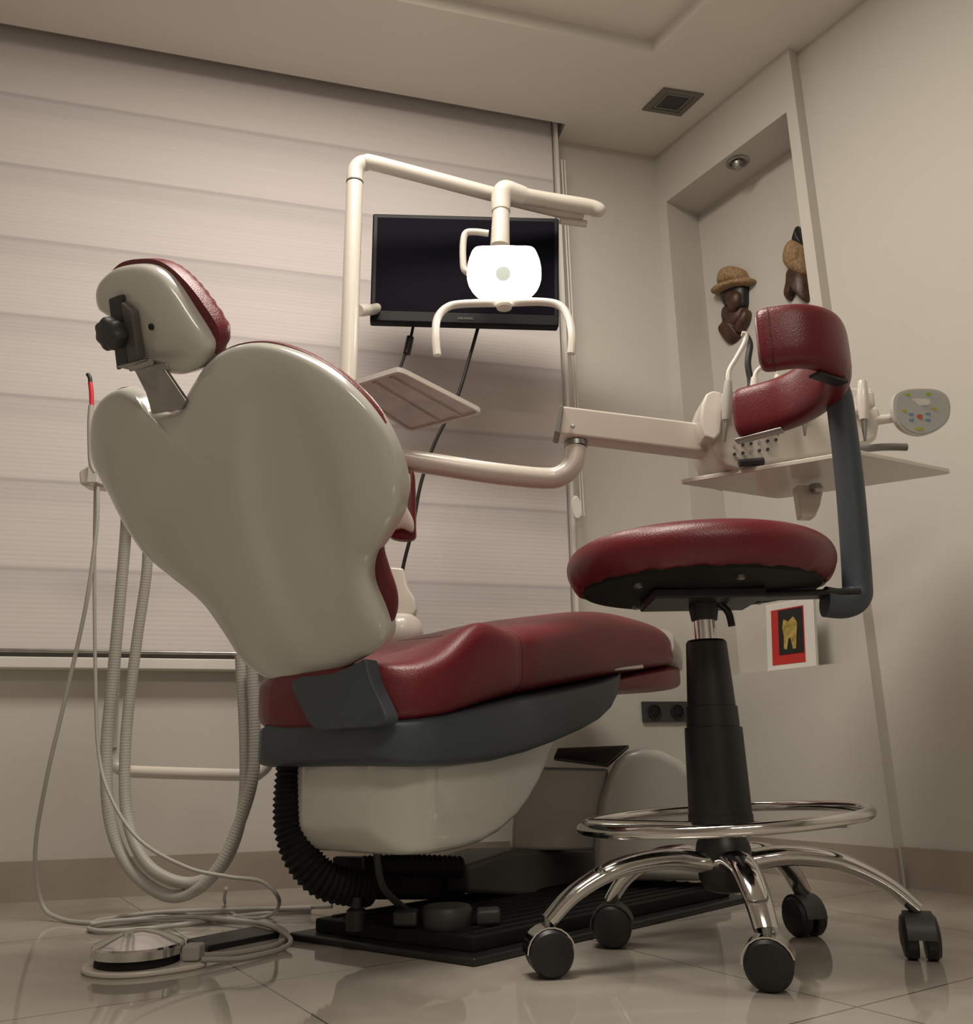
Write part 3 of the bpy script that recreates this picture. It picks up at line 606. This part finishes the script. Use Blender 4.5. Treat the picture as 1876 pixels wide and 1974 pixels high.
cord('instrument_cord',((188,938,'y',1.80),(186,1020,'y',1.80),(165,1170,'y',1.80),(125,1350,'y',1.82),(90,1500,'y',1.84),(68,1640,'y',1.88),(80,1740,'y',1.92),(120,1772,'z',.006),(200,1778,'z',.006),(330,1765,'z',.006),(520,1752,'z',.006),(640,1747,'z',.02)),.0042,'thin grey cord looping down from holder to the floor',par=su)
cord('instrument_cord',((184,938,'y',1.81),(182,1100,'y',1.82),(184,1300,'y',1.82),(190,1450,'y',1.82),(215,1540,'y',1.80),(270,1620,'y',1.78),(360,1672,'y',1.76),(440,1690,'y',1.76),(505,1700,'y',1.74),(538,1735,'y',1.72),(520,1765,'z',.006),(460,1768,'z',.006),(434,1740,'z',.006),(436,1712,'y',1.8)),.0036,'thin grey cord curling down to the tiled floor',par=su)
cord('floor_cable',((385,1842,'z',.012),(450,1838,'z',.006),(530,1822,'z',.006),(553,1802,'z',.006),(525,1785,'z',.006),(430,1774,'z',.006),(300,1774,'z',.006),(200,1782,'z',.006),(172,1790,'z',.006),(215,1795,'z',.006),(330,1785,'z',.006),(500,1762,'z',.006),(600,1757,'z',.006)),.0044,'grey cable coiled on the tiles behind the pedal',mt='hose')
cord('floor_cable',((388,1850,'z',.012),(470,1847,'z',.006),(545,1828,'z',.006),(557,1806,'z',.014),(500,1780,'z',.014),(380,1768,'z',.014),(235,1774,'z',.014),(178,1781,'z',.014),(205,1772,'z',.014),(330,1757,'z',.014),(600,1750,'z',.014)),.0040,'grey cable coiled on the tiles behind the pedal')
b=B(); q=[atz(x,y,0) for x,y in ((358,1822),(490,1796),(540,1808),(400,1836))]; b.prism(q,Z(.010)); build(b,'power_adapter','black',None,bevel=.003,label='flat black adapter box lying under the cables',cat_='adapter')
# ------------------------------------------------------------------ foot pedal
fpz=atz(264,1866,.0); 
c0=V((fpz.x,fpz.y,0)); pd=empty('foot_pedal',c0,'round chrome dental foot pedal on a white base plate','foot pedal')
b=B(); oo=[c0+V((math.cos(a)*.080,math.sin(a)*.072,0)) for a in [math.pi*2*i/48 for i in range(48)]]
oo=[q+V((.026*max(0,math.cos(2*math.pi*i/48))**6,0,0)) for i,q in enumerate(oo)]
b.prism(oo,Z(.008)); build(b,'base_plate','cream',pd,bevel=.003)
b=B(); b.lathe(c0,(0,0,1),[(.062,.008),(.062,.022)],48); build(b,'rubber_ring','rubber',pd)
b=B(); b.lathe(c0,(0,0,1),[(.064,.020),(.068,.021),(.068,.033),(.066,.036),(.036,.048),(.014,.054),(0,.055)],64); build(b,'disc','chrome',pd,angle=25,label='polished chrome pressing disc')
b=B(); b.box(c0+V((.082,.008,.020)),V((.014,.0,0)),V((0,.016,0)),Z(.011)); build(b,'connector','hose',pd,bevel=.004)
# ------------------------------------------------------------------ stool
S0=V((.360,1.465,0))
so=empty('dental_stool',S0,'burgundy swivel stool with curved arm rest and chrome castor base','stool')
zs_=.574
Sc=S0+V((-.004,0,0))
prof=[(.185,.0),(.200,-.006),(.212,.004),(.220,.022),(.220,.040),(.210,.056),(.187,.067),(.14,.074),(.07,.078),(0,.079)]
pp=cat([V((a,b_,0)) for a,b_ in prof],4)
b=B(); b.lathe(Sc+Z(zs_),(0,0,1),[(max(0,q.x),q.y) for q in pp],96)
for i,q in enumerate(b.v):
    d=q-Sc; a=math.atan2(d.y,d.x); rr=math.hypot(d.x,d.y)
    if d.z<zs_+.02 and rr>.19:
        kk=.0012*math.sin(a*31)+.0010*math.sin(a*17+1); q.z+=kk; q.x+=kk*.4*math.cos(a*47); 
build(b,'seat','red',so,angle=80)
b=B(); b.lathe(Sc+Z(zs_),(0,0,1),[(.200,-.001),(.194,-.010),(.05,-.018),(0,-.018)],56); build(b,'seat_pan','rubber',so)
b=B(); b.box(Sc+Z(zs_-.024),V((.09,0,0)),V((0,.07,0)),Z(.008)); build(b,'mechanism','black',so,bevel=.003)
b=B(); b.box(Sc+Z(zs_-.022)+V((.14,-.02,0)),V((.11,-.01,0)),V((0,.022,0)),Z(.005)); build(b,'bar_socket','black',so,bevel=.003)
for a in (0.6,2.2,3.8,4.9):
    b=B(); b.lathe(Sc+V((.15*math.cos(a),.15*math.sin(a),zs_-.012)),(0,0,-1),[(.007,0),(.007,.006),(0,.008)],10); build(b,'bolt','steel',so)
b=B(); b.lathe(S0,(0,0,1),[(.021,.515),(.0235,.53),(.0235,.56)],24); build(b,'collar','black',so)
b=B(); b.tube([S0+V((.02,0,.55)),S0+V((.04,-.0,.53)),S0+V((.045,0,.505))],.006); build(b,'lever','black',so)
b=B(); b.lathe(S0,(0,0,1),[(.0175,.46),(.0175,.53)],24); build(b,'gas_piston','chrome',so)
b=B(); b.lathe(S0,(0,0,1),[(.049,.205),(.046,.33),(.0455,.342),(.042,.343),(.041,.375),(.0385,.376),(.033,.478),(.030,.482)],36); build(b,'column_shroud','black',so,angle=25)
b=B(); b.tube([S0+V((.219*math.cos(a),.219*math.sin(a),.204+.012*math.cos(a))) for a in [2*math.pi*i/64 for i in range(64)]],.0088,seg=14,n=1,closed=True,sm=False); build(b,'foot_ring','chrome',so)
b=B(); b.lathe(S0,(0,0,1),[(.028,.18),(.05,.195),(.05,.21)],24); build(b,'ring_collar','black',so)
for a in (1.2,1.2+2.09,1.2+4.19):
    b=B(); b.tube([S0+V((.03*math.cos(a),.03*math.sin(a),.195)),S0+V((.215*math.cos(a),.215*math.sin(a),.204))],.005,sm=False); build(b,'ring_spoke','chrome',so)
b=B(); b.lathe(S0,(0,0,1),[(.02,.096),(.032,.10),(.040,.115),(.044,.15),(.040,.168),(.030,.185)],32); build(b,'hub','black',so)
cst=[(1060,1882,0.15),(1488,1908,-0.35),(1780,1850,1.25),(1555,1805,1.9),(1183,1825,-.2)]
for i,(x,y,an) in enumerate(cst):
    q=atz(x,y,0); d=(q-S0); rr=d.length; d=d/rr
    b=B(); b.tube([S0+d*.03+Z(.140),S0+d*(rr*.35)+Z(.148),S0+d*(rr*.62)+Z(.138),S0+d*(rr*.85)+Z(.108),S0+d*(rr*1.0)+Z(.072)],.017,seg=18,rf=lambda t:.027-.010*t,flat=.62)
    build(b,'leg','chrome',so,label='arched chrome base leg')
    ca=empty('caster',q,'black twin-wheel castor with chrome hood','',so)
    ax=V((math.sin(an),-math.cos(an),0)); pr=V((math.cos(an),math.sin(an),0))
    for sg in(-1,1):
        b=B(); wr=.032; b.lathe(q+Z(wr)+ax*(.016*sg),ax*sg,[(.010,-.012),(wr-.002,-.011),(wr,-.008),(wr,.004),(wr-.004,.009),(wr-.009,.010),(.012,.012),(0,.012)],32); build(b,'wheel','black',ca,angle=30)
    b=B(); ring=[]
    for k in range(11):
        a=math.radians(15+k*165/10)
        ring.append([q+Z(.032)+pr*(math.cos(a)*r_)+Z(math.sin(a)*r_)+ax*t_ for r_,t_ in ((.0335,-.020),(.0355,-.020),(.0355,.020),(.0335,.020))])
    b.loft(ring); build(b,'hood','chrome' if i<2 else 'dgrey',ca,angle=40)
    b=B(); b.lathe(q,(0,0,1),[(.006,.03),(.006,.08)],14); build(b,'stem','steel',ca)
br=empty('armrest',V((.56,1.4,.9)),'curved burgundy padded back and arm rest','',so)
arc=[V((.428,1.262,0)),V((.49,1.245,0)),V((.545,1.275,0)),V((.582,1.36,0)),V((.580,1.45,0)),V((.548,1.52,0)),V((.480,1.575,0))]
arc=cat(arc,10)
K=len(arc); rings=[]; zc=.922
for i,pnt in enumerate(arc):
    t=(arc[min(i+1,K-1)]-arc[max(i-1,0)]).normalized(); nn=V((t.y,-t.x,0)); f=i/(K-1)
    e=min(1,max(0.0,(min(f,1-f))/.05)); e=(1-(1-e)**2)**.5*.35+.65 if e<1 else 1
    hh=(.050)*e; tt=.026*e; r_=[]
    for j in range(28):
        a=2*math.pi*j/28; ca_,sa_=math.cos(a),math.sin(a)
        r_.append(pnt+nn*(tt*math.copysign(abs(ca_)**.62,ca_))+Z(zc+hh*math.copysign(abs(sa_)**.5,sa_)))
    rings.append(r_)
b=B(); b.loft(rings); build(b,'pad','red',br,angle=75)
mid=sum(rings[4],V())/28
b=B(); b.tube([mid+(q-mid)*1.005 for q in rings[4]],.0009,seg=6,n=1,closed=True); build(b,'seam','seam',br)
b=B(); b.box(V((.545,1.29,.870)),V((.03,.02,0)),V((-.006,.010,0)),Z(.003)); build(b,'bracket','black',br,bevel=.002)
b=B(); b.box(V((.51,1.545,.870)),V((.035,-.03,0)),V((.006,.010,0)),Z(.003)); build(b,'bracket','steel',br,bevel=.002)
b=B(); bar=[aty(1590,1160,1.44),aty(1625,1163,1.44),aty(1650,1150,1.44),aty(1652,1110,1.44),aty(1640,950,1.43),aty(1625,820,1.42),aty(1614,755,1.41),aty(1590,728,1.40)]
b.tube(bar,.0225,seg=20,rf=lambda t:.0255-.004*t); build(b,'support_bar','grey',so,angle=60)
# ------------------------------------------------------------------ lighting
def area(name,loc,rot,sx,sy,power,col):
    l=bpy.data.lights.new(name,'AREA'); l.shape='RECTANGLE'; l.size=sx; l.size_y=sy; l.energy=power; l.color=col
    o=bpy.data.objects.new(name,l); o.location=loc; o.rotation_euler=rot; COL.objects.link(o); return o
area('ceiling_light',(-.15,1.2,2.36),(0,0,0.27),.9,.5,35,(1.0,.91,.79))
area('ceiling_light_rear',(.5,-.8,2.28),(0,0,0),.9,.5,24,(1.0,.90,.77))
wd=bpy.data.worlds.new('world'); sc.world=wd; wd.use_nodes=True
wd.node_tree.nodes['Background'].inputs[0].default_value=(1,.92,.8,1); wd.node_tree.nodes['Background'].inputs[1].default_value=.05
sc.view_settings.view_transform='Standard'
